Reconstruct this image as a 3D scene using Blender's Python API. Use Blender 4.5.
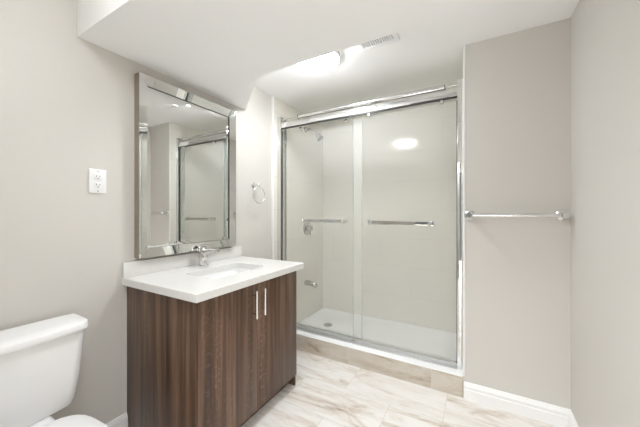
import bpy, bmesh, math, random
from mathutils import Vector, Matrix

for o in list(bpy.data.objects):
    bpy.data.objects.remove(o)
scene = bpy.context.scene
COL = scene.collection
H = 1.2                      # eye height in metres; plan measures below are multiples of it

# ------------------------------------------------------------------ camera, world, lights, exposure
cam_data = bpy.data.cameras.new('camera')
cam = bpy.data.objects.new('camera', cam_data)
COL.objects.link(cam)
cam.location = (0, 0, H)
cam.rotation_euler = (math.pi / 2, 0, math.radians(29.4))
cam_data.sensor_width = 36
cam_data.lens = 279 / 640 * 36
cam_data.shift_y = -0.0028
cam_data.clip_start = 0.02
scene.camera = cam

HALL = 2.05                  # strength of the added overhead light beyond the doorway
world = bpy.data.worlds.new('world')
scene.world = world
world.use_nodes = True
# outside the doorway: a dim hallway, plus an unseen overhead glow added to fill the room
wn = world.node_tree
w_tc = wn.nodes.new('ShaderNodeTexCoord')
w_sep = wn.nodes.new('ShaderNodeSeparateXYZ')
w_ramp = wn.nodes.new('ShaderNodeValToRGB')
w_ramp.color_ramp.elements[0].position = 0.28
w_ramp.color_ramp.elements[0].color = (0.03, 0.03, 0.032, 1)
w_ramp.color_ramp.elements[1].position = 0.46
w_ramp.color_ramp.elements[1].color = (0.95, 0.975, 1.0, 1)
wn.links.new(w_tc.outputs['Generated'], w_sep.inputs[0])
wn.links.new(w_sep.outputs['Z'], w_ramp.inputs['Fac'])
wn.links.new(w_ramp.outputs['Color'], wn.nodes['Background'].inputs[0])
wn.nodes['Background'].inputs[1].default_value = HALL

LAMP_SHOWER = 15.2           # radiance of the dome by the shower
LAMP_ENTRY = 7.6            # radiance of the dome near the entrance
scene.view_settings.view_transform = 'Standard'
scene.view_settings.look = 'None'
scene.view_settings.exposure = 2.27
scene.view_settings.gamma = 1
scene.view_settings.use_curve_mapping = False
scene.cycles.max_bounces = 16
scene.cycles.diffuse_bounces = 8
scene.cycles.glossy_bounces = 8
scene.cycles.transparent_max_bounces = 16
scene.cycles.transmission_bounces = 8
scene.cycles.sample_clamp_indirect = 6
scene.cycles.use_denoising = True

# ------------------------------------------------------------------ materials
def new_mat(name):
    m = bpy.data.materials.new(name)
    m.use_nodes = True
    nt = m.node_tree
    return m, nt, nt.nodes['Principled BSDF']

def plain(name, col, rough=0.5, metal=0.0, spec=0.5, noise=0.0, nscale=30, coat=0.0):
    m, nt, p = new_mat(name)
    p.inputs['Base Color'].default_value = (*col, 1)
    p.inputs['Roughness'].default_value = rough
    p.inputs['Metallic'].default_value = metal
    p.inputs['Specular IOR Level'].default_value = spec
    p.inputs['Coat Weight'].default_value = coat
    if noise:
        tc = nt.nodes.new('ShaderNodeTexCoord')
        n = nt.nodes.new('ShaderNodeTexNoise')
        n.inputs['Scale'].default_value = nscale
        n.inputs['Detail'].default_value = 6
        r = nt.nodes.new('ShaderNodeValToRGB')
        r.color_ramp.elements[0].position = 0.3
        r.color_ramp.elements[1].position = 0.7
        r.color_ramp.elements[0].color = (*[c * (1 - noise) for c in col], 1)
        r.color_ramp.elements[1].color = (*[min(1, c * (1 + noise)) for c in col], 1)
        nt.links.new(tc.outputs['Object'], n.inputs['Vector'])
        nt.links.new(n.outputs['Fac'], r.inputs['Fac'])
        nt.links.new(r.outputs['Color'], p.inputs['Base Color'])
    return m

def paint(name, col):
    """rolled wall paint: a faint orange-peel bump"""
    m, nt, p = new_mat(name)
    p.inputs['Base Color'].default_value = (*col, 1)
    p.inputs['Roughness'].default_value = 0.55
    p.inputs['Specular IOR Level'].default_value = 0.3
    tc = nt.nodes.new('ShaderNodeTexCoord')
    n = nt.nodes.new('ShaderNodeTexNoise')
    n.inputs['Scale'].default_value = 260
    b = nt.nodes.new('ShaderNodeBump')
    b.inputs['Strength'].default_value = 0.03
    b.inputs['Distance'].default_value = 0.002
    nt.links.new(tc.outputs['Object'], n.inputs['Vector'])
    nt.links.new(n.outputs['Fac'], b.inputs['Height'])
    nt.links.new(b.outputs['Normal'], p.inputs['Normal'])
    return m

M_WALL = paint('greige_wall_paint', (0.61, 0.585, 0.546))
M_CEIL = paint('white_ceiling_paint', (0.86, 0.855, 0.845))
M_TRIM = plain('white_trim_paint', (0.84, 0.835, 0.825), 0.3)
M_CHROME = plain('chrome', (0.74, 0.74, 0.735), 0.05, 1.0)
M_STEEL = plain('satin_nickel', (0.78, 0.76, 0.73), 0.22, 1.0)
M_BLACK = plain('plain_black', (0.02, 0.02, 0.02), 0.35)
M_DARK = plain('dark_slot', (0.06, 0.06, 0.06), 0.5)
M_PORC = plain('glazed_porcelain', (0.86, 0.86, 0.86), 0.07, coat=0.3)
M_ACRYL = plain('white_acrylic', (0.84, 0.845, 0.85), 0.18)
M_QUARTZ = plain('white_quartz', (0.72, 0.71, 0.69), 0.16, noise=0.03, nscale=160)
M_PLASTIC = plain('white_plastic', (0.82, 0.82, 0.82), 0.3)
M_MIRROR = plain('mirror_silver', (0.77, 0.775, 0.76), 0.008, 1.0)
M_TAUPE = plain('champagne_frame_edge', (0.30, 0.255, 0.20), 0.35, 0.35)
M_TOEK = plain('toe_kick_dark', (0.10, 0.07, 0.05), 0.5)

def glass_mat(name, tint, ior=1.5):
    m = bpy.data.materials.new(name)
    m.use_nodes = True
    nt = m.node_tree
    nt.nodes.clear()
    out = nt.nodes.new('ShaderNodeOutputMaterial')
    mix = nt.nodes.new('ShaderNodeMixShader')
    tr = nt.nodes.new('ShaderNodeBsdfTransparent')
    gl = nt.nodes.new('ShaderNodeBsdfGlossy')
    fr = nt.nodes.new('ShaderNodeFresnel')
    geo = nt.nodes.new('ShaderNodeNewGeometry')
    tr.inputs[0].default_value = (*tint, 1)
    gl.inputs[0].default_value = (1, 1, 1, 1)
    gl.inputs[1].default_value = HALL
    fr.inputs[0].default_value = ior
    # front and back faces of the pane reflect alike
    inv = nt.nodes.new('ShaderNodeVectorMath'); inv.operation = 'SCALE'
    sgn = nt.nodes.new('ShaderNodeMath'); sgn.operation = 'MULTIPLY_ADD'
    sgn.inputs[1].default_value = -2.0; sgn.inputs[2].default_value = 1.0
    lw = nt.nodes.new('ShaderNodeLayerWeight')
    nt.nodes.remove(fr); nt.nodes.remove(inv); nt.nodes.remove(sgn); nt.nodes.remove(geo)
    pw = nt.nodes.new('ShaderNodeMath'); pw.operation = 'POWER'; pw.inputs[1].default_value = 5.0
    ma = nt.nodes.new('ShaderNodeMath'); ma.operation = 'MULTIPLY_ADD'
    ma.inputs[1].default_value = 0.91; ma.inputs[2].default_value = 0.085
    lw.inputs[0].default_value = 0.5
    nt.links.new(lw.outputs['Facing'], pw.inputs[0])
    nt.links.new(pw.outputs[0], ma.inputs[0])
    nt.links.new(ma.outputs[0], mix.inputs[0])
    nt.links.new(tr.outputs[0], mix.inputs[1])
    nt.links.new(gl.outputs[0], mix.inputs[2])
    nt.links.new(mix.outputs[0], out.inputs[0])
    return m
M_GLASS = glass_mat('clear_shower_glass', (0.985, 0.99, 0.984))
M_GEDGE = plain('green_glass_edge', (0.22, 0.30, 0.26), 0.1)

def emit_mat(name, strength):
    m = bpy.data.materials.new(name)
    m.use_nodes = True
    nt = m.node_tree
    nt.nodes.clear()
    out = nt.nodes.new('ShaderNodeOutputMaterial')
    e = nt.nodes.new('ShaderNodeEmission')
    e.inputs[0].default_value = (0.93, 0.965, 1.0, 1)
    e.inputs[1].default_value = strength
    nt.links.new(e.outputs[0], out.inputs[0])
    return m

def stone_tile(name, axes, off, size=(0.6096, 0.3048), dark=1.0, brick=True, warm=(1, 1, 1), grout=(0.62, 0.58, 0.53)):
    """whitewashed stone-look porcelain: brown streaks along the long side, staggered joints.
    axes: which object axes are the long and the short side"""
    m, nt, p = new_mat(name)
    N = nt.nodes; L = nt.links
    tc = N.new('ShaderNodeTexCoord')
    sep = N.new('ShaderNodeSeparateXYZ'); L.new(tc.outputs['Object'], sep.inputs[0])
    cmb = N.new('ShaderNodeCombineXYZ')
    for i, a in enumerate(axes):
        ad = N.new('ShaderNodeMath'); ad.operation = 'ADD'; ad.inputs[1].default_value = off[i]
        L.new(sep.outputs['XYZ'.index(a)], ad.inputs[0]); L.new(ad.outputs[0], cmb.inputs[i])
    br = N.new('ShaderNodeTexBrick')
    br.offset = 0.5 if brick else 0.0
    br.inputs['Scale'].default_value = 1
    br.inputs['Brick Width'].default_value = size[0]
    br.inputs['Row Height'].default_value = size[1]
    br.inputs['Mortar Size'].default_value = 0.0016
    br.inputs['Mortar Smooth'].default_value = 0.1
    br.inputs['Color1'].default_value = (0, 0, 0, 1)
    br.inputs['Color2'].default_value = (1, 1, 1, 1)
    br.inputs['Mortar'].default_value = (0.5, 0.5, 0.5, 1)
    L.new(cmb.outputs[0], br.inputs['Vector'])
    # per-tile shift of the pattern
    shift = N.new('ShaderNodeVectorMath'); shift.operation = 'MULTIPLY'
    shift.inputs[1].default_value = (7.3, 5.1, 3.7)
    L.new(br.outputs['Color'], shift.inputs[0])
    add = N.new('ShaderNodeVectorMath'); add.operation = 'ADD'
    L.new(cmb.outputs[0], add.inputs[0]); L.new(shift.outputs[0], add.inputs[1])
    st = N.new('ShaderNodeMapping'); st.inputs['Scale'].default_value = (2.2, 10.0, 1.0)
    st.inputs['Rotation'].default_value = (0, 0, 0.16)
    L.new(add.outputs[0], st.inputs['Vector'])
    n1 = N.new('ShaderNodeTexNoise'); n1.inputs['Scale'].default_value = 1.3
    n1.inputs['Detail'].default_value = 12; n1.inputs['Roughness'].default_value = 0.70
    n1.inputs['Distortion'].default_value = 0.7
    L.new(st.outputs[0], n1.inputs['Vector'])
    r1 = N.new('ShaderNodeValToRGB')
    e = r1.color_ramp.elements
    e[0].position = 0.30; e[0].color = (0.40 * dark, 0.32 * dark, 0.245 * dark, 1)
    e[1].position = 0.53; e[1].color = (0.77 * dark, 0.745 * dark, 0.71 * dark, 1)
    k = e.new(0.43); k.color = (0.665 * dark, 0.61 * dark, 0.545 * dark, 1)
    k = e.new(0.75); k.color = (0.82 * dark, 0.805 * dark, 0.785 * dark, 1)
    for el in r1.color_ramp.elements:
        el.color = [c * w for c, w in zip(el.color, (*warm, 1))]
    L.new(n1.outputs['Fac'], r1.inputs['Fac'])
    mx = N.new('ShaderNodeMix'); mx.data_type = 'RGBA'
    mx.inputs[7].default_value = (*grout, 1)
    L.new(br.outputs['Fac'], mx.inputs[0]); L.new(r1.outputs['Color'], mx.inputs[6])
    L.new(mx.outputs[2], p.inputs['Base Color'])
    p.inputs['Roughness'].default_value = 0.28
    bp = N.new('ShaderNodeBump'); bp.inputs['Strength'].default_value = 0.25; bp.inputs['Distance'].default_value = 0.002
    bp.invert = True
    L.new(br.outputs['Fac'], bp.inputs['Height']); L.new(bp.outputs[0], p.inputs['Normal'])
    return m
# joints measured on the floor: a long joint at y = 1.45 H, a short one at x = -0.65 H in the row behind it
M_FLOOR = stone_tile('stone_look_floor_tile', 'XY', (0.65 * H + 0.6096 * 6.5, -1.445 * H + 0.3048 * 8))
M_CURB = stone_tile('stone_look_curb_tile', 'XZ', (0.65 * H + 0.6096 * 6 + 0.1, 0.6), size=(0.6096, 0.6), dark=0.76, warm=(1.0, 0.95, 0.86))  # same tile as the floor, with shade put into a darker, warmer colour

def cream_tile(name, axes, off):
    m, nt, p = new_mat(name)
    N = nt.nodes; L = nt.links
    tc = N.new('ShaderNodeTexCoord')
    sep = N.new('ShaderNodeSeparateXYZ'); L.new(tc.outputs['Object'], sep.inputs[0])
    cmb = N.new('ShaderNodeCombineXYZ')
    for i, a in enumerate(axes):
        ad = N.new('ShaderNodeMath'); ad.operation = 'ADD'; ad.inputs[1].default_value = off[i]
        L.new(sep.outputs['XYZ'.index(a)], ad.inputs[0]); L.new(ad.outputs[0], cmb.inputs[i])
    br = N.new('ShaderNodeTexBrick')
    br.inputs['Scale'].default_value = 1
    br.inputs['Brick Width'].default_value = 0.61
    br.inputs['Row Height'].default_value = 0.305
    br.inputs['Mortar Size'].default_value = 0.002
    br.inputs['Color1'].default_value = (0.73, 0.705, 0.635, 1)
    br.inputs['Color2'].default_value = (0.75, 0.725, 0.655, 1)
    br.inputs['Mortar'].default_value = (0.62, 0.595, 0.53, 1)
    L.new(cmb.outputs[0], br.inputs['Vector'])
    L.new(br.outputs['Color'], p.inputs['Base Color'])
    p.inputs['Roughness'].default_value = 0.12
    return m
M_TILE_BACK = cream_tile('cream_tile_back', 'XZ', (6.1, 0.0))
M_TILE_SIDE = cream_tile('cream_tile_side', 'YZ', (6.3, 0.0))

def walnut(name, seed):
    m, nt, p = new_mat(name)
    N = nt.nodes; L = nt.links
    tc = N.new('ShaderNodeTexCoord')
    mp = N.new('ShaderNodeMapping')
    mp.inputs['Location'].default_value = (seed, seed * 1.7, seed * 0.3)
    mp.inputs['Scale'].default_value = (26, 26, 0.9)
    L.new(tc.outputs['Object'], mp.inputs['Vector'])
    n = N.new('ShaderNodeTexNoise'); n.inputs['Scale'].default_value = 1.0
    n.inputs['Detail'].default_value = 5; n.inputs['Roughness'].default_value = 0.6
    n.inputs['Distortion'].default_value = 0.25
    L.new(mp.outputs[0], n.inputs['Vector'])
    r = N.new('ShaderNodeValToRGB'); e = r.color_ramp.elements
    e[0].position = 0.30; e[0].color = (0.036, 0.020, 0.013, 1)
    e[1].position = 0.74; e[1].color = (0.245, 0.150, 0.098, 1)
    k = e.new(0.50); k.color = (0.098, 0.053, 0.032, 1)
    L.new(n.outputs['Fac'], r.inputs['Fac'])
    # short pale pore dashes across the grain
    mp2 = N.new('ShaderNodeMapping'); mp2.inputs['Scale'].default_value = (42, 42, 60)
    mp2.inputs['Location'].default_value = (seed, 0, 0)
    L.new(tc.outputs['Object'], mp2.inputs['Vector'])
    n2 = N.new('ShaderNodeTexNoise'); n2.inputs['Scale'].default_value = 1.0; n2.inputs['Detail'].default_value = 3
    L.new(mp2.outputs[0], n2.inputs['Vector'])
    mp3 = N.new('ShaderNodeMapping'); mp3.inputs['Scale'].default_value = (9, 9, 0.8)
    mp3.inputs['Location'].default_value = (seed * 2, 3, 1)
    L.new(tc.outputs['Object'], mp3.inputs['Vector'])
    n3 = N.new('ShaderNodeTexNoise'); n3.inputs['Scale'].default_value = 1.0
    L.new(mp3.outputs[0], n3.inputs['Vector'])
    r2 = N.new('ShaderNodeValToRGB'); r2.color_ramp.elements[0].position = 0.52; r2.color_ramp.elements[1].position = 0.72
    L.new(n2.outputs['Fac'], r2.inputs['Fac'])
    r3 = N.new('ShaderNodeValToRGB'); r3.color_ramp.elements[0].position = 0.50; r3.color_ramp.elements[1].position = 0.68
    L.new(n3.outputs['Fac'], r3.inputs['Fac'])
    mu = N.new('ShaderNodeMath'); mu.operation = 'MULTIPLY'
    L.new(r2.outputs['Color'], mu.inputs[0]); L.new(r3.outputs['Color'], mu.inputs[1])
    mx = N.new('ShaderNodeMix'); mx.data_type = 'RGBA'
    mx.inputs[7].default_value = (0.34, 0.26, 0.20, 1)
    sc = N.new('ShaderNodeMath'); sc.operation = 'MULTIPLY'; sc.inputs[1].default_value = 0.38
    L.new(mu.outputs[0], sc.inputs[0]); L.new(sc.outputs[0], mx.inputs[0])
    L.new(r.outputs['Color'], mx.inputs[6])
    L.new(mx.outputs[2], p.inputs['Base Color'])
    p.inputs['Roughness'].default_value = 0.32
    p.inputs['Specular IOR Level'].default_value = 0.4
    return m
M_WOOD = [walnut('walnut_laminate_%s' % n, s) for n, s in (('side', 1.3), ('door', 4.1), ('door_pair', 8.7), ('far', 12.2))]

# ------------------------------------------------------------------ mesh helpers
ORIGIN = {}                   # world origin of every object made here

def bm_new():
    return bmesh.new()

def add_box(bm, x0, x1, y0, y1, z0, z1, bevel=0.0, seg=2, mi=0):
    r = bmesh.ops.create_cube(bm, size=1.0)
    vs = r['verts']
    for v in vs:
        v.co = Vector(((x0 + x1) / 2 + v.co.x * (x1 - x0), (y0 + y1) / 2 + v.co.y * (y1 - y0), (z0 + z1) / 2 + v.co.z * (z1 - z0)))
    fs = {f for v in vs for f in v.link_faces}
    for f in fs:
        f.material_index = mi
    if bevel > 0:
        es = list({e for v in vs for e in v.link_edges})
        bmesh.ops.bevel(bm, geom=es, offset=bevel, segments=seg, profile=0.5, affect='EDGES')
    return bm

def add_rings(bm, rings, cap0=True, cap1=True, smooth=True, mi=0):
    """loft a list of equally long closed loops"""
    vr = [[bm.verts.new(p) for p in ring] for ring in rings]
    n = len(vr[0])
    for a, b in zip(vr, vr[1:]):
        for i in range(n):
            f = bm.faces.new((a[i], a[(i + 1) % n], b[(i + 1) % n], b[i]))
            f.smooth = smooth; f.material_index = mi
    if cap0:
        f = bm.faces.new(list(reversed(vr[0]))); f.material_index = mi
    if cap1:
        f = bm.faces.new(vr[-1]); f.material_index = mi
    return bm

def add_tube(bm, pts, rad, n=16, closed=False, mi=0):
    pts = [Vector(p) for p in pts]
    m = len(pts)
    rads = rad if isinstance(rad, (list, tuple)) else [rad] * m
    rings = []
    up = None
    for i, p in enumerate(pts):
        if closed:
            t = (pts[(i + 1) % m] - pts[i - 1]).normalized()
        else:
            t = (pts[min(i + 1, m - 1)] - pts[max(i - 1, 0)]).normalized()
        if up is None:
            ref = Vector((0, 0, 1)) if abs(t.z) < 0.9 else Vector((1, 0, 0))
            up = (ref - t * ref.dot(t)).normalized()
        else:
            up = (up - t * up.dot(t)).normalized()
        s = t.cross(up)
        rings.append([p + (up * math.cos(a) + s * math.sin(a)) * rads[i] for a in [2 * math.pi * k / n for k in range(n)]])
    if closed:
        rings.append(rings[0])
        vr = [[bm.verts.new(q) for q in ring] for ring in rings[:-1]]
        for i in range(m):
            a, b = vr[i], vr[(i + 1) % m]
            for k in range(n):
                f = bm.faces.new((a[k], a[(k + 1) % n], b[(k + 1) % n], b[k])); f.smooth = True; f.material_index = mi
        return bm
    return add_rings(bm, rings, mi=mi)

def add_lathe(bm, origin, axis, profile, n=32, mi=0, cap0=True, cap1=True):
    """profile: list of (radius, distance along axis)"""
    o = Vector(origin); ax = Vector(axis).normalized()
    ref = Vector((0, 0, 1)) if abs(ax.z) < 0.9 else Vector((1, 0, 0))
    u = (ref - ax * ref.dot(ax)).normalized(); w = ax.cross(u)
    rings = []
    for r, d in profile:
        r = max(r, 1e-4)
        rings.append([o + ax * d + (u * math.cos(2 * math.pi * k / n) + w * math.sin(2 * math.pi * k / n)) * r for k in range(n)])
    return add_rings(bm, rings, cap0, cap1, mi=mi)

def rrect(cx, cy, hx, hy, z, p=5.0, n=48):
    """superellipse loop in the xy plane"""
    out = []
    for k in range(n):
        a = 2 * math.pi * k / n
        c, s = math.cos(a), math.sin(a)
        q = (abs(c) ** p + abs(s) ** p) ** (-1 / p)
        out.append(Vector((cx + hx * c * q, cy + hy * s * q, z)))
    return out

def obj(name, bm, mat, parent=None, sharp=40, origin=None):
    bmesh.ops.recalc_face_normals(bm, faces=bm.faces)
    me = bpy.data.meshes.new(name)
    o = bpy.data.objects.new(name, me)
    base = ORIGIN[parent.name] if parent else Vector((0, 0, 0))
    if origin is not None:
        base = Vector(origin)
    if base.length:
        bmesh.ops.translate(bm, verts=bm.verts, vec=-base)
    bm.to_mesh(me); bm.free()
    for f in me.polygons:
        f.use_smooth = True
    me.set_sharp_from_angle(angle=math.radians(sharp))
    for mm in (mat if isinstance(mat, (list, tuple)) else [mat]):
        me.materials.append(mm)
    COL.objects.link(o)
    if parent:
        o.parent = parent
        o.location = base - ORIGIN[parent.name]
    else:
        o.location = base
    ORIGIN[o.name] = base
    return o

def tag(o, label, cat, group=None):
    o['label'] = label; o['category'] = cat
    if group:
        o['group'] = group
    return o

def thing(name, label, cat, loc, group=None):
    o = bpy.data.objects.new(name, None)
    COL.objects.link(o)
    o.empty_display_size = 0.1
    o.location = loc
    ORIGIN[o.name] = Vector(loc)
    return tag(o, label, cat, group)

def struct(name, bm, mat, label=None):
    o = obj(name, bm, mat)
    o['kind'] = 'structure'
    if label:
        o['label'] = label
    return o

def box_obj(name, mat, parent, *dims, bevel=0.0, seg=2):
    return obj(name, add_box(bm_new(), *dims, bevel=bevel, seg=seg), mat, parent)

# ------------------------------------------------------------------ the room
XL, XR = -1.39 * H, 0.376 * H          # left and right walls
YF, YB = 0.03 * H, 2.52 * H            # wall with the doorway the photograph is taken from, back of the shower
YP = 1.687 * H                         # partition with the towel bar, face of the curb
ZC = 1.894 * H                         # ceiling
ZS = 1.698 * H                         # underside of the bulkhead
XE = -0.066 * H                        # left end of the partition
T = 0.10
CZ = 0.114 * H                         # top of the curb

b = bm_new(); add_box(b, XL - T, XR + T, YF - T - 1.2, YB + T, -0.08, 0.0); struct('floor', b, M_FLOOR)
b = bm_new(); add_box(b, XL - T, XR + T, YF - T, YB + T, ZC, ZC + 0.08); struct('ceiling', b, M_CEIL)
b = bm_new(); add_box(b, XL - T, XL, YF - T, YB + T, 0, ZC); struct('wall_left', b, M_WALL)
b = bm_new(); add_box(b, XR, XR + T, YF - T, YB + T, 0, ZC); struct('wall_right', b, M_WALL)
DX0, DX1, DZ = -0.34 * H, 0.32 * H, 1.69 * H      # doorway
b = bm_new(); add_box(b, XL, DX0, YF - T, YF, 0, ZC); add_box(b, DX1, XR, YF - T, YF, 0, ZC); add_box(b, DX0, DX1, YF - T, YF, DZ, ZC)
struct('wall_front', b, M_WALL)
b = bm_new(); add_box(b, XL, XR, YB, YB + T, 0, ZC); struct('wall_back', b, M_WALL)
b = bm_new(); add_box(b, XE, XR, YP, YB, 0, ZC); struct('wall_partition', b, M_WALL)

# bulkhead: runs across the room, its far end cut on the slant where it meets the left wall
def extrude_poly(bm, poly, z0, z1):
    lo = [bm.verts.new((x, y, z0)) for x, y in poly]
    hi = [bm.verts.new((x, y, z1)) for x, y in poly]
    bm.faces.new(list(reversed(lo))); bm.faces.new(hi)
    n = len(poly)
    for i in range(n):
        bm.faces.new((lo[i], lo[(i + 1) % n], hi[(i + 1) % n], hi[i]))
    return bm
YS0, YS1 = 0.493 * H, 1.095 * H
soffit = [(XL, YS0), (XR, YS0), (XR, YS1)]
ca, cb = Vector((-0.99 * H, YS1)), Vector((XL, 1.424 * H))
dirn = (cb - ca).normalized()
for k in range(7):                       # rounded inner corner
    a = k / 6
    p0 = ca + Vector((0.035 * H, 0)); p2 = ca + dirn * 0.045 * H
    q = p0 * (1 - a) ** 2 + ca * 2 * a * (1 - a) + p2 * a * a
    soffit.append((q.x, q.y))
soffit.append((cb.x, cb.y))
struct('ceiling_bulkhead', extrude_poly(bm_new(), soffit, ZS, ZC), M_CEIL)

# shower tiling on the three walls, up to the ceiling
TT = 0.018
YT0 = YP + 0.030
b = bm_new(); add_box(b, XL, XL + TT, YT0, YB, 0, ZC); struct('wall_tile_left', b, M_TILE_SIDE)
b = bm_new(); add_box(b, XL + TT, XE, YB - TT, YB, 0, ZC); struct('wall_tile_back', b, M_TILE_BACK)
b = bm_new(); add_box(b, XE - 0.003, XE, YP + 0.01, YB - TT, 0, ZC); struct('wall_tile_right', b, M_TILE_SIDE)

# white edge trims
b = bm_new(); add_box(b, XL, XL + 0.020, YP + 0.010, YP + 0.030, 0.114 * H, ZC, 0.002); struct('trim_1', b, M_TRIM)
b = bm_new(); add_box(b, XE - 0.001, XE + 0.012, YP - 0.003, YP + 0.008, CZ + 0.0005, ZC, 0.002); struct('trim_2', b, M_TRIM)

# baseboards with a stepped moulding
BB = [(0, 0), (0.016, 0), (0.016, 0.062), (0.0125, 0.066), (0.0125, 0.076), (0.014, 0.080), (0.014, 0.086), (0.009, 0.094), (0.006, 0.104), (0, 0.107)]
def baseboard(name, a, b_, nrm):
    a = Vector(a); b_ = Vector(b_); nrm = Vector(nrm)
    bm = bm_new()
    r0 = [Vector((a.x + nrm.x * d, a.y + nrm.y * d, z)) for d, z in BB]
    r1 = [Vector((b_.x + nrm.x * d, b_.y + nrm.y * d, z)) for d, z in BB]
    add_rings(bm, [r0, r1], smooth=False)
    o = struct(name, bm, M_TRIM)
    return o
baseboard('baseboard_partition', (XE + 0.004, YP), (XR, YP), (0, -1))
baseboard('baseboard_right', (XR, YF), (XR, YP - 0.016), (-1, 0))
baseboard('baseboard_left', (XL, YF), (XL, 0.674 * H), (1, 0))
baseboard('baseboard_front', (XL + 0.016, YF), (DX0 - 0.06, YF), (0, 1))

# casing of the doorway behind the camera (seen only in reflections)
fr = bm_new()
add_box(fr, DX0 - 0.06, DX0, YF, YF + 0.016, 0, DZ + 0.06, 0.003)
add_box(fr, DX1, DX1 + 0.05, YF, YF + 0.016, 0, DZ + 0.06, 0.003)
add_box(fr, DX0, DX1, YF, YF + 0.016, DZ, DZ + 0.06, 0.003)
struct('trim_3', fr, M_TRIM)

# curb with a white sill
b = bm_new(); add_box(b, XL + TT, XE - 0.0005, YP - 0.005, YP + 0.0095, 0, CZ - 0.005); add_box(b, XL + TT, XE - 0.0035, YP + 0.0095, 1.86 * H, 0, CZ - 0.005); struct('shower_curb', b, M_CURB)
b = bm_new(); add_box(b, XL + TT, XE - 0.003, YP - 0.005, 1.865 * H, CZ - 0.005, CZ, 0.002); struct('shower_curb_sill', b, M_ACRYL)

# ------------------------------------------------------------------ shower base
pan = thing('shower_tray', 'white acrylic shower tray behind the stone-look curb', 'shower tray', (-0.72 * H, 2.18 * H, 0))
b = bm_new()
x0, x1, y0, y1 = XL + TT, XE - 0.0035, 1.866 * H, YB - TT
outer = [(x0, y0), (x1, y0), (x1, y1), (x0, y1)]
def rect_ring(i, z):
    return [Vector((x0 + i, y0 + i, z)), Vector((x1 - i, y0 + i, z)), Vector((x1 - i, y1 - i, z)), Vector((x0 + i, y1 - i, z))]
add_rings(b, [rect_ring(0, 0.0), rect_ring(0, 0.022), rect_ring(0.012, 0.022), rect_ring(0.022, 0.014), rect_ring(0.2, 0.010)], smooth=False)
obj('basin', b, M_ACRYL, pan)
dr = obj('drain', add_lathe(bm_new(), (-1.137 * H, 2.16 * H, 0.010), (0, 0, 1), [(0.05, 0), (0.05, 0.003), (0.046, 0.005), (0.03, 0.0055), (0.0, 0.0055)], 32), M_STEEL, pan)
b = bm_new()
for k in range(12):
    a = 2 * math.pi * k / 12
    for r in (0.018, 0.034):
        add_lathe(b, (-1.137 * H + r * math.cos(a), 2.16 * H + r * math.sin(a), 0.0152), (0, 0, 1), [(0.0045, 0), (0.0045, 0.0008)], 8)
obj('drain_hole', b, M_BLACK, dr)

# ------------------------------------------------------------------ sliding shower doors
YD = 1.775 * H               # outer pane
YI = 1.812 * H               # inner pane
ZR0, ZR1 = 1.655 * H, 1.698 * H
M_RAIL = plain('darkened_chrome', (0.48, 0.47, 0.44), 0.12, 1.0)  # same chrome as elsewhere, dark reflections put into its colour
trk = thing('shower_door_frame', 'chrome rail, jambs and sill track of the sliding shower door', 'shower frame', (-0.72 * H, 1.79 * H, CZ))
box_obj('top_rail', M_CHROME, trk, XL + TT, XE - 0.0035, YD - 0.025, YD - 0.007, ZR0, ZR1, bevel=0.002)
box_obj('rail_underside', M_BLACK, trk, XL + TT + 0.046, XE - 0.0405, YD - 0.027, YD - 0.006, ZR0 - 0.009, ZR0 - 0.0005)  # dark strip along the underside of the rail
b = bm_new()
yt = YD - 0.012; zt = 1.722 * H; rt = 0.0165 * H
TX0, TX1 = -1.19 * H, -0.153 * H
L_ = TX1 - TX0
add_lathe(b, (TX0, yt, zt), (1, 0, 0), [(0.0, 0), (rt * 0.5, 0.002), (rt * 0.85, 0.006), (rt, 0.013), (rt, L_ - 0.013), (rt * 0.85, L_ - 0.006), (rt * 0.5, L_ - 0.002), (0, L_)], 24)
add_lathe(b, (XL + TT + 0.046, yt, zt), (1, 0, 0), [(0.005, 0), (0.005, XE - 0.0405 - (XL + TT + 0.046))], 10)
obj('roller_tube', b, M_CHROME, trk)
for nm, x in (('tube_cap', TX0 + 0.010), ('tube_cap', TX1 - 0.014)):
    obj(nm, add_lathe(bm_new(), (x, yt, zt), (1, 0, 0), [(rt * 1.05, 0), (rt * 1.05, 0.004)], 24), M_DARK, trk)
for nm, xa, xb in (('wall_jamb', XL + TT, XL + TT + 0.045), ('wall_jamb', XE - 0.0035 - 0.036, XE - 0.0035)):
    bb = bm_new()
    add_box(bb, xa, xb, YD - 0.030, YI + 0.022, CZ, 1.745 * H, 0.003)
    obj(nm, bb, M_CHROME, trk)
for xa, xb in ((XL + TT + 0.0455, XL + TT + 0.049), (XE - 0.043, XE - 0.0400)):  # black strips stand in for dark reflections in the chrome jambs
    box_obj('jamb_dark_reflection', M_BLACK, trk, xa, xb, YD - 0.022, YD - 0.006, CZ + 0.03, ZR0 - 0.03)
bb = bm_new()
add_box(bb, XL + TT + 0.045, XE - 0.0395, YD - 0.016, YI + 0.02, CZ, CZ + 0.008, 0.002)
add_box(bb, XL + TT + 0.045, XE - 0.0395, YD - 0.016, YD - 0.010, CZ + 0.008, CZ + 0.024, 0.001)
add_box(bb, XL + TT + 0.045, XE - 0.0395, YD - 0.042, YD - 0.0162, CZ, CZ + 0.005, 0.001)
obj('sill_track', bb, plain('satin_aluminium', (0.62, 0.62, 0.61), 0.45, 0.6), trk)
box_obj('center_guide', M_STEEL, trk, -0.745 * H, -0.70 * H, YD - 0.026, YD - 0.0165, CZ + 0.001, CZ + 0.022, bevel=0.002)

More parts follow.
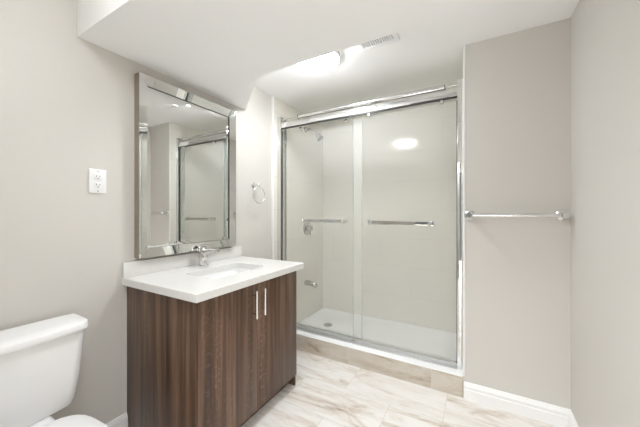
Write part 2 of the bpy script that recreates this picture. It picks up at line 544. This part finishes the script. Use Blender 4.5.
def slider(name, label, xa, xb, y, side, rollers, bar, zbar, guide=None):
    """side = -1: bar faces the room, +1: bar faces the shower"""
    t = thing(name, label, 'shower door', ((xa + xb) / 2, y, CZ + 0.01), 'sliding shower doors')
    b = bm_new()
    add_box(b, xa, xb, y - 0.004, y + 0.004, CZ + 0.012, 1.69 * H)
    for f in b.faces:
        if abs(f.normal.y) < 0.5:
            f.material_index = 1
    obj('glass_pane', b, [M_GLASS, M_GEDGE], t)
    h = None
    b = bm_new()
    yb = y + side * 0.052
    add_box(b, bar[0], bar[1], min(yb, yb + side * 0.010), max(yb, yb + side * 0.010), zbar - 0.014, zbar + 0.014, 0.002)
    h = obj('towel_rail', b, M_RAIL, t)
    for x in (bar[0] + 0.018, bar[1] - 0.018):
        b = bm_new()
        add_box(b, x - 0.018, x + 0.018, min(y + side * 0.0045, yb + side * 0.013), max(y + side * 0.0045, yb + side * 0.013), zbar - 0.018, zbar + 0.018, 0.003)
        obj('post', b, M_CHROME, h)
        b = bm_new()
        add_lathe(b, (x, y - side * 0.0045, zbar), (0, -side, 0), [(0.014, 0), (0.014, 0.006), (0.011, 0.009), (0, 0.009)], 20)
        obj('cap_nut', b, M_STEEL, h)
    for x in rollers:
        b = bm_new()
        add_lathe(b, (x, y - 0.0045, ZR0 - 0.020), (0, -1, 0), [(0.014, 0), (0.014, 0.022), (0.011, 0.026), (0, 0.026)], 20)
        obj('roller', b, M_CHROME, t)
    if guide:
        box_obj('corner_clip', M_STEEL, t, guide[0], guide[1], y - 0.009, y + 0.009, CZ + 0.0125, CZ + 0.030, bevel=0.002)
    return t
slider('sliding_glass_door', 'right sliding glass shower panel with a long chrome bar on the room side', -0.741 * H, -0.102 * H, YD + 0.004, -1,
       (-0.62 * H, -0.18 * H), (-0.617 * H, -0.22 * H), 0.931 * H, (-0.135 * H, -0.103 * H))
slider('sliding_glass_door', 'left sliding glass shower panel nearest the shower head', -1.335 * H, -0.69 * H, YI, 1,
       (-1.18 * H, -0.80 * H), (-1.19 * H, -0.82 * H), 0.931 * H)

# ------------------------------------------------------------------ shower fittings on the left tiled wall
XT = XL + TT
YV = 2.17 * H
sh = thing('showerhead', 'chrome shower head on a bent arm high on the tiled wall', 'shower head', (XT, YV, 1.755 * H))
obj('flange', add_lathe(bm_new(), (XT, YV, 1.755 * H), (1, 0, 0), [(0.03, 0), (0.028, 0.006), (0.012, 0.012)], 24), M_RAIL, sh)
arm = [Vector((XT + 0.005, YV, 1.755 * H)), Vector((XT + 0.05, YV, 1.757 * H)), Vector((XT + 0.085, YV, 1.748 * H)), Vector((XT + 0.115, YV, 1.728 * H)), Vector((XT + 0.14, YV, 1.703 * H))]
obj('arm', add_tube(bm_new(), arm, 0.0105, 14), M_RAIL, sh)
dv = Vector((0.62, -0.05, -0.78)).normalized()
hd = obj('head', add_lathe(bm_new(), arm[-1] - dv * 0.005, dv, [(0.013, 0), (0.017, 0.012), (0.018, 0.02), (0.024, 0.03), (0.036, 0.06), (0.041, 0.075), (0.041, 0.082), (0.036, 0.084)], 28), M_RAIL, sh)
obj('spray_face', add_lathe(bm_new(), arm[-1] + dv * 0.0795, dv, [(0.035, 0), (0.033, 0.004), (0.015, 0.006), (0, 0.006)], 28), M_DARK, hd)

vz = 0.847 * H
va = thing('shower_valve', 'round chrome shower valve with a lever on the tiled wall', 'valve', (XT, YV + 0.03, vz))
obj('escutcheon', add_lathe(bm_new(), (XT, YV + 0.03, vz), (1, 0, 0), [(0.078, 0), (0.076, 0.006), (0.06, 0.010), (0.035, 0.013), (0.034, 0.03)], 36), M_RAIL, va)
obj('hub', add_lathe(bm_new(), (XT + 0.028, YV + 0.03, vz), (1, 0, 0), [(0.03, 0), (0.03, 0.03), (0.024, 0.036), (0, 0.036)], 24), M_RAIL, va)
obj('lever', add_tube(bm_new(), [(XT + 0.05, YV + 0.03, vz), (XT + 0.056, YV + 0.01, vz - 0.03), (XT + 0.062, YV, vz - 0.075)], [0.011, 0.009, 0.007], 12), M_RAIL, va)

sz = 0.35 * H
sp = thing('tub_spout', 'short chrome spout low on the tiled shower wall', 'spout', (XT, YV, sz))
prof = [(0.0, 0.030, 0.0), (0.02, 0.030, 0.0), (0.07, 0.028, -0.002), (0.11, 0.025, -0.006), (0.135, 0.021, -0.012), (0.145, 0.012, -0.016)]
b = bm_new()
add_rings(b, [[Vector((XT + d, YV + r * math.cos(a), sz + dz + r * math.sin(a) * 0.95)) for a in [2 * math.pi * k / 20 for k in range(20)]] for d, r, dz in prof])
obj('spout_body', b, M_RAIL, sp)
obj('outlet', add_lathe(bm_new(), (XT + 0.118, YV, sz - 0.024), (0, 0, -1), [(0.017, 0), (0.017, 0.014), (0.013, 0.014)], 18), M_STEEL, sp)

# ------------------------------------------------------------------ vanity
VY0, VY1 = 0.675 * H, 1.338 * H
VXF = -0.899 * H                          # face of the doors
ZT0, ZT1 = 0.671 * H, 0.703 * H           # countertop
van = thing('vanity_cabinet', 'dark walnut laminate two-door vanity cabinet under the white countertop', 'cabinet', (XL + 0.28, (VY0 + VY1) / 2, 0))
DT = 0.018
TK = 0.070 * H
box_obj('side_panel', M_WOOD[0], van, XL, VXF - DT - 0.002, VY0, VY0 + 0.017, 0, ZT0, bevel=0.001)
box_obj('side_panel', M_WOOD[3], van, XL, VXF - DT - 0.002, VY1 - 0.017, VY1, 0, ZT0, bevel=0.001)
box_obj('bottom_panel', M_WOOD[3], van, XL + 0.002, VXF - DT - 0.003, VY0 + 0.017, VY1 - 0.017, TK + 0.004, TK + 0.02)
box_obj('toe_kick', M_WOOD[3], van, VXF - 0.085, VXF - 0.07, VY0 + 0.017, VY1 - 0.017, 0.0, TK)
box_obj('top_rail', M_WOOD[3], van, VXF - DT - 0.03, VXF - DT - 0.003, VY0 + 0.017, VY1 - 0.017, ZT0 - 0.05, ZT0)
ym = 0.998 * H
for nm, ya, yb, mt, hy in (('door', VY0 + 0.001, ym - 0.0012, M_WOOD[1], 0.966 * H), ('door', ym + 0.0012, VY1 - 0.0185, M_WOOD[2], 1.023 * H)):
    dd = box_obj(nm, mt, van, VXF - DT, VXF, ya, yb, TK, ZT0 - 0.004, bevel=0.0012)
    b = bm_new()
    hx = VXF + 0.030
    z0, z1 = 0.512 * H, 0.638 * H
    add_tube(b, [(hx, hy, z0), (hx, hy, z1)], 0.006, 14)
    for z in (z0 + 0.025, z1 - 0.025):
        add_tube(b, [(VXF + 0.0005, hy, z), (hx, hy, z)], 0.0042, 10)
    obj('handle', b, M_STEEL, dd)

# countertop with an opening for the basin
CX0, CX1, CY0, CY1 = XL, -0.879 * H, 0.655 * H, 1.369 * H
SX, SY, SHX, SHY = -1.118 * H, 1.018 * H, 0.112 * H, 0.172 * H
def ray_rect(a, cx, cy):
    c, s = math.cos(a), math.sin(a)
    ts = []
    if c > 1e-9: ts.append((CX1 - cx) / c)
    if c < -1e-9: ts.append((CX0 - cx) / c)
    if s > 1e-9: ts.append((CY1 - cy) / s)
    if s < -1e-9: ts.append((CY0 - cy) / s)
    t = min(ts)
    return (cx + c * t, cy + s * t)
def ray_sup(a, hx, hy, p=9.0):
    c, s = math.cos(a), math.sin(a)
    t = ((abs(c) / hx) ** p + (abs(s) / hy) ** p) ** (-1 / p)
    return (SX + c * t, SY + s * t)
angs = [2 * math.pi * k / 96 for k in range(96)]
for cx, cy in ((CX0, CY0), (CX1, CY0), (CX1, CY1), (CX0, CY1)):
    angs.append(math.atan2(cy - SY, cx - SX) % (2 * math.pi))
angs.sort()
def loop_out(z, ins=0.0):
    r = []
    for a in angs:
        x, y = ray_rect(a, SX, SY)
        r.append(Vector((min(max(x, CX0 + 0), CX1 - ins), min(max(y, CY0 + ins), CY1 - ins), z)))
    return r
def loop_in(z, g=0.0):
    return [Vector((*ray_sup(a, SHX + g, SHY + g), z)) for a in angs]
top = thing('countertop', 'white quartz vanity countertop on the walnut cabinet', 'countertop', (XL + 0.28, (VY0 + VY1) / 2, ZT0))
b = bm_new()
add_rings(b, [loop_in(ZT0), loop_out(ZT0), loop_out(ZT1 - 0.003), loop_out(ZT1, 0.003), loop_in(ZT1, 0.002), loop_in(ZT1 - 0.002), loop_in(ZT0)], False, False, smooth=False)
bmesh.ops.remove_doubles(b, verts=b.verts, dist=1e-5)
obj('slab', b, M_QUARTZ, top, sharp=30)
tag(obj('backsplash', add_box(bm_new(), XL, XL + 0.02, CY0, CY1, ZT1, 0.771 * H, 0.002), M_QUARTZ), 'short white quartz backsplash strip along the wall under the mirror', 'backsplash')

sink = thing('undermount_sink', 'white rectangular undermount sink set into the quartz countertop', 'sink', (SX, SY, ZT0 - 0.15))
b = bm_new()
def sup_loop(z, hx, hy, p=9.0, n=64):
    return [Vector((*ray_sup(2 * math.pi * k / n, hx, hy, p), z)) for k in range(n)]
zt = ZT0 - 0.0005
add_rings(b, [sup_loop(zt, SHX + 0.02, SHY + 0.02), sup_loop(zt, SHX + 0.004, SHY + 0.004), sup_loop(zt - 0.05, SHX - 0.002, SHY - 0.002),
              sup_loop(zt - 0.105, SHX - 0.012, SHY - 0.014, 7), sup_loop(zt - 0.125, SHX - 0.035, SHY - 0.04, 5), sup_loop(zt - 0.132, 0.025, 0.025, 2),
              ], False, False)
rev = [sup_loop(zt - 0.142, 0.025, 0.025, 2), sup_loop(zt - 0.137, SHX - 0.025, SHY - 0.03, 5), sup_loop(zt - 0.11, SHX, SHY, 7), sup_loop(zt - 0.012, SHX + 0.012, SHY + 0.012), sup_loop(zt - 0.012, SHX + 0.02, SHY + 0.02), sup_loop(zt, SHX + 0.02, SHY + 0.02)]
add_rings(b, rev, False, False)
bmesh.ops.remove_doubles(b, verts=b.verts, dist=1e-5)
obj('basin', b, M_PORC, sink)
obj('drain', add_lathe(bm_new(), (SX, SY, zt - 0.1335), (0, 0, 1), [(0.026, 0), (0.026, 0.003), (0.02, 0.005), (0, 0.005)], 28), M_CHROME, sink)

FX, FY = -1.318 * H, 1.027 * H
fa = thing('faucet', 'chrome single-lever faucet standing behind the sink', 'faucet', (FX, FY, ZT1))
obj('body', add_lathe(bm_new(), (FX, FY, ZT1), (0, 0, 1), [(0.034, 0), (0.034, 0.004), (0.031, 0.007), (0.029, 0.05), (0.030, 0.118), (0.028, 0.123), (0.02, 0.126)], 32), M_CHROME, fa)
def sq(a, e):
    return math.copysign(abs(math.cos(a)) ** e, math.cos(a)), math.copysign(abs(math.sin(a)) ** e, math.sin(a))
def bar_x(sec):
    bm = bm_new()
    rings = []
    for d, z, w, dz in sec:
        ring = []
        for k in range(24):
            c, q = sq(2 * math.pi * k / 24 + 0.01, 0.5)
            ring.append(Vector((FX + d, FY + w * c, ZT1 + z + dz * q)))
        rings.append(ring)
    return add_rings(bm, rings)
obj('spout', bar_x([(0.004, 0.088, 0.023, 0.028), (0.04, 0.098, 0.022, 0.021), (0.085, 0.108, 0.020, 0.012), (0.136, 0.112, 0.018, 0.008)]), M_CHROME, fa)
obj('aerator', add_lathe(bm_new(), (FX + 0.122, FY, ZT1 + 0.105), (0.1, 0, -1), [(0.011, 0), (0.011, 0.010), (0.008, 0.010)], 18), M_STEEL, fa)
obj('lever', bar_x([(-0.032, 0.131, 0.024, 0.004), (-0.024, 0.132, 0.028, 0.006), (0.012, 0.133, 0.028, 0.007), (0.035, 0.134, 0.022, 0.005), (0.075, 0.137, 0.016, 0.004), (0.095, 0.139, 0.014, 0.003)]), M_CHROME, fa)

# ------------------------------------------------------------------ mirror
MY0, MY1, MZ0, MZ1 = 0.707 * H, 1.296 * H, 0.7835 * H, 1.640 * H
FO, FI, FW = 0.050, 0.035, 0.052          # depth of the outer and the inner edge, width of the strips
mir = thing('wall_mirror', 'tall wall mirror with a wide mirrored frame hanging above the vanity', 'mirror', (XL, (MY0 + MY1) / 2, MZ0))
box_obj('backing', M_TAUPE, mir, XL, XL + 0.022, MY0 + 0.01, MY1 - 0.01, MZ0 + 0.01, MZ1 - 0.01)
b = bm_new()
gy0, gy1, gz0, gz1 = MY0 + FW, MY1 - FW, MZ0 + FW, MZ1 - FW
def yz_ring(x, i):
    return [Vector((x, gy0 + i, gz0 + i)), Vector((x, gy1 - i, gz0 + i)), Vector((x, gy1 - i, gz1 - i)), Vector((x, gy0 + i, gz1 - i))]
add_rings(b, [yz_ring(XL + 0.022, 0.001), yz_ring(XL + 0.0275, 0.001), yz_ring(XL + 0.0290, 0.022)], smooth=False)
obj('mirror_glass', b, M_MIRROR, mir, sharp=0.5)
def strip(o0, o1, i0, i1):
    """o: outer corners, i: inner corners (y, z); sloping mirror face, champagne edges"""
    b = bm_new()
    V = lambda x, p: b.verts.new((XL + x, p[0], p[1]))
    A, B, C, D = V(FO, o0), V(FO, o1), V(FI, i1), V(FI, i0)
    a, b2, c, d2 = V(0.022 if False else 0.0, o0), V(0.0, o1), V(0.0, i1), V(0.0, i0)
    f = b.faces.new((A, B, C, D)); f.material_index = 0
    for q in ((A, a, b2, B), (B, b2, c, C), (C, c, d2, D), (D, d2, a, A), (a, d2, c, b2)):
        g = b.faces.new(q); g.material_index = 2 if q == (C, c, d2, D) else 1
    bmesh.ops.recalc_face_normals(b, faces=b.faces)
    return obj('frame_strip', b, [M_MIRROR, M_TAUPE, M_DARK], mir, sharp=1)
O = [(MY0, MZ0), (MY1, MZ0), (MY1, MZ1), (MY0, MZ1)]
I = [(gy0, gz0), (gy1, gz0), (gy1, gz1), (gy0, gz1)]
for k in range(4):
    strip(O[k], O[(k + 1) % 4], I[k], I[(k + 1) % 4])

# ------------------------------------------------------------------ toilet
TY = 0.287 * H
toi = thing('toilet', 'white two-piece toilet standing at the left edge beside the vanity', 'toilet', (XL + 0.35, TY, 0))
tx = XL + 0.025
def tank_ring(z, depth, hw, r):
    """flat back, rounded front corners, bowed front"""
    pts = []
    n = 10
    x0_, x1_ = tx, tx + depth
    pts.append(Vector((x0_, TY - hw, z)))
    for k in range(n + 1):
        a = -math.pi / 2 + (math.pi / 2) * k / n
        pts.append(Vector((x1_ - r * 1.3 + r * 1.3 * math.cos(a), TY - hw + r + r * math.sin(a), z)))
    for k in range(1, 10):
        u = k / 10
        y = TY - hw + r + (2 * hw - 2 * r) * u
        pts.append(Vector((x1_ + 0.012 * math.sin(math.pi * u), y, z)))
    for k in range(n + 1):
        a = (math.pi / 2) * k / n
        pts.append(Vector((x1_ - r * 1.3 + r * 1.3 * math.cos(a), TY + hw - r + r * math.sin(a), z)))
    pts.append(Vector((x0_, TY + hw, z)))
    return pts
ztk = 0.604 * H
b = bm_new()
add_rings(b, [tank_ring(0.378, 0.130, 0.178, 0.04), tank_ring(0.384, 0.145, 0.190, 0.045), tank_ring(0.41, 0.152, 0.197, 0.045),
              tank_ring(0.50, 0.160, 0.208, 0.045), tank_ring(ztk - 0.032, 0.170, 0.223, 0.045)])
obj('tank', b, M_PORC, toi)
b = bm_new()
add_rings(b, [tank_ring(ztk - 0.032, 0.165, 0.208, 0.045), tank_ring(ztk - 0.032, 0.180, 0.228, 0.05), tank_ring(ztk - 0.026, 0.184, 0.232, 0.05),
              tank_ring(ztk - 0.008, 0.184, 0.232, 0.05), tank_ring(ztk - 0.002, 0.181, 0.230, 0.05), tank_ring(ztk + 0.001, 0.172, 0.220, 0.05), tank_ring(ztk + 0.003, 0.12, 0.17, 0.05)])
obj('tank_lid', b, M_PORC, toi)
def oval(cx, ax, ay, z, n=56, back=1.0):
    """egg outline, squarer towards the tank"""
    out = []
    for k in range(n):
        a = 2 * math.pi * k / n
        c, q = math.cos(a), math.sin(a)
        p = 2.0 if c > 0 else 2.0 + 1.6 * min(1, -c * 1.6) * back
        r = (abs(c) ** p + abs(q) ** p) ** (-1 / p)
        out.append(Vector((cx + ax * c * r, TY + ay * q * r, z)))
    return out
bx = XL + 0.515
b = bm_new()
add_rings(b, [oval(bx - 0.08, 0.24, 0.115, 0.0), oval(bx - 0.08, 0.235, 0.11, 0.02), oval(bx - 0.07, 0.205, 0.095, 0.10), oval(bx - 0.05, 0.205, 0.105, 0.2),
              oval(bx - 0.01, 0.225, 0.145, 0.30), oval(bx, 0.235, 0.168, 0.36), oval(bx, 0.235, 0.169, 0.378), oval(bx, 0.225, 0.16, 0.381)])
obj('bowl', b, M_PORC, toi)
b = bm_new()
add_box(b, tx + 0.005, bx - 0.1, TY - 0.11, TY + 0.11, 0.30, 0.3805, 0.02, 3)
obj('tank_shelf', b, M_PORC, toi)
b = bm_new()
add_rings(b, [oval(bx, 0.236, 0.162, 0.382), oval(bx, 0.240, 0.166, 0.386), oval(bx, 0.240, 0.166, 0.396), oval(bx, 0.236, 0.162, 0.400)])
obj('seat', b, M_PLASTIC, toi)
b = bm_new()
add_rings(b, [oval(bx, 0.236, 0.162, 0.4015), oval(bx, 0.242, 0.168, 0.405), oval(bx, 0.240, 0.166, 0.413), oval(bx, 0.226, 0.154, 0.419), oval(bx, 0.13, 0.09, 0.422)])
obj('seat_lid', b, M_PLASTIC, toi)

# ------------------------------------------------------------------ outlet, towel ring, towel bar
OY, OZ = 0.562 * H, 1.128 * H
ol = thing('wall_outlet', 'white duplex wall outlet between toilet and mirror', 'outlet', (XL, OY, OZ))
pl = box_obj('cover_plate', M_PLASTIC, ol, XL, XL + 0.006, OY - 0.037, OY + 0.037, OZ - 0.060, OZ + 0.060, bevel=0.002)
for z in (OZ + 0.021, OZ - 0.021):
    b = bm_new()
    add_box(b, XL + 0.006, XL + 0.008, OY - 0.0165, OY + 0.0165, z - 0.0165, z + 0.0165, 0.001)
    rc = obj('socket', b, M_PLASTIC, ol)
    b = bm_new()
    add_box(b, XL + 0.008, XL + 0.0084, OY - 0.008, OY - 0.0055, z - 0.001, z + 0.008)
    add_box(b, XL + 0.008, XL + 0.0084, OY + 0.0055, OY + 0.008, z - 0.001, z + 0.007)
    add_lathe(b, (XL + 0.008, OY, z - 0.008), (1, 0, 0), [(0.0028, 0), (0.0028, 0.0004)], 12)
    obj('slot', b, M_DARK, rc)
for z in (OZ + 0.050, OZ - 0.050):
    obj('screw', add_lathe(bm_new(), (XL + 0.006, OY, z), (1, 0, 0), [(0.0035, 0), (0.003, 0.001), (0, 0.001)], 12), M_STEEL, ol)

RY, RZ = 1.498 * H, 1.186 * H
rg = thing('towel_ring', 'chrome towel ring on the left wall beside the shower', 'towel ring', (XL, RY, RZ))
obj('wall_post', add_lathe(bm_new(), (XL, RY, RZ), (1, 0, 0), [(0.026, 0), (0.026, 0.006), (0.02, 0.010), (0.011, 0.014), (0.010, 0.05), (0.014, 0.054), (0.014, 0.066), (0.010, 0.070), (0, 0.070)], 24), M_CHROME, rg)
rr = 0.072
tilt = 0.10
pts = []
for k in range(56):
    a = 2 * math.pi * k / 56
    pts.append((XL + 0.060 + 0.012 * (1 - math.cos(a)) * 0.5, RY + rr * math.sin(a), RZ - 0.010 - rr + rr * math.cos(a)))
obj('ring', add_tube(bm_new(), pts, 0.0042, 12, closed=True), M_CHROME, rg)

bz = 0.983 * H
tb = thing('towel_bar', 'straight chrome towel bar on the wall to the right of the shower', 'towel bar', (0.15 * H, YP, bz))
yb = YP - 0.066
obj('bar', add_tube(bm_new(), [(-0.040 * H, yb, bz), (0.350 * H, yb, bz)], 0.011, 16), M_CHROME, tb)
for x in (-0.036 * H, 0.346 * H):
    obj('post', add_lathe(bm_new(), (x, YP, bz), (0, -1, 0), [(0.031, 0), (0.031, 0.006), (0.025, 0.012), (0.015, 0.018), (0.0145, 0.045), (0.019, 0.051), (0.019, 0.080), (0.014, 0.087), (0, 0.087)], 24), M_CHROME, tb)

# ------------------------------------------------------------------ ceiling fittings
def dome(name, label, x, y, r, depth, strength):
    t = thing(name, label, 'ceiling light', (x, y, ZC), 'ceiling lights')
    obj('base_ring', add_lathe(bm_new(), (x, y, ZC), (0, 0, -1), [(r * 0.98, 0), (r * 1.0, 0.004), (r * 1.0, 0.028), (r * 0.97, 0.030)], 48), M_TRIM, t)
    prof = [(r * 0.96, 0.0295)]
    for k in range(1, 11):
        a = (math.pi / 2) * k / 10
        prof.append((r * 0.96 * math.cos(a), 0.0295 + depth * math.sin(a)))
    obj('frosted_dome', add_lathe(bm_new(), (x, y, ZC), (0, 0, -1), prof, 48, cap0=True, cap1=False), emit_mat('lamp_glow', strength), t)
    return t
dome('ceiling_light', 'glowing white dome light on the ceiling in front of the shower', -0.800 * H, 1.390 * H, 0.130 * H, 0.034, LAMP_SHOWER)
dome('ceiling_light', 'second glowing dome light, seen only mirrored in the shower glass', -0.65 * H, 0.235 * H, 0.137 * H, 0.055, LAMP_ENTRY)

vx0, vx1, vy0, vy1 = -0.545 * H, -0.345 * H, 1.255 * H, 1.453 * H
ve = thing('exhaust_vent', 'white louvred exhaust vent on the ceiling beside the dome light', 'vent', ((vx0 + vx1) / 2, (vy0 + vy1) / 2, ZC))
b = bm_new()
add_box(b, vx0, vx1, vy0, vy0 + 0.028, ZC - 0.016, ZC, 0.003)
add_box(b, vx0, vx1, vy1 - 0.028, vy1, ZC - 0.016, ZC, 0.003)
add_box(b, vx0, vx0 + 0.02, vy0 + 0.028, vy1 - 0.028, ZC - 0.016, ZC, 0.003)
add_box(b, vx1 - 0.02, vx1, vy0 + 0.028, vy1 - 0.028, ZC - 0.016, ZC, 0.003)
obj('frame', b, M_PLASTIC, ve)
box_obj('duct_back', plain('vent_shadow_grey', (0.42, 0.42, 0.42), 0.5), ve, vx0 + 0.02, vx1 - 0.02, vy0 + 0.028, vy1 - 0.028, ZC - 0.002, ZC)
ns = 14
for k in range(ns):
    x = vx0 + 0.026 + (vx1 - vx0 - 0.052) * k / (ns - 1)
    b = bm_new()
    add_box(b, x - 0.0045, x + 0.0045, vy0 + 0.027, vy1 - 0.027, ZC - 0.014, ZC - 0.003, 0.001)
    obj('slat', b, M_PLASTIC, ve)
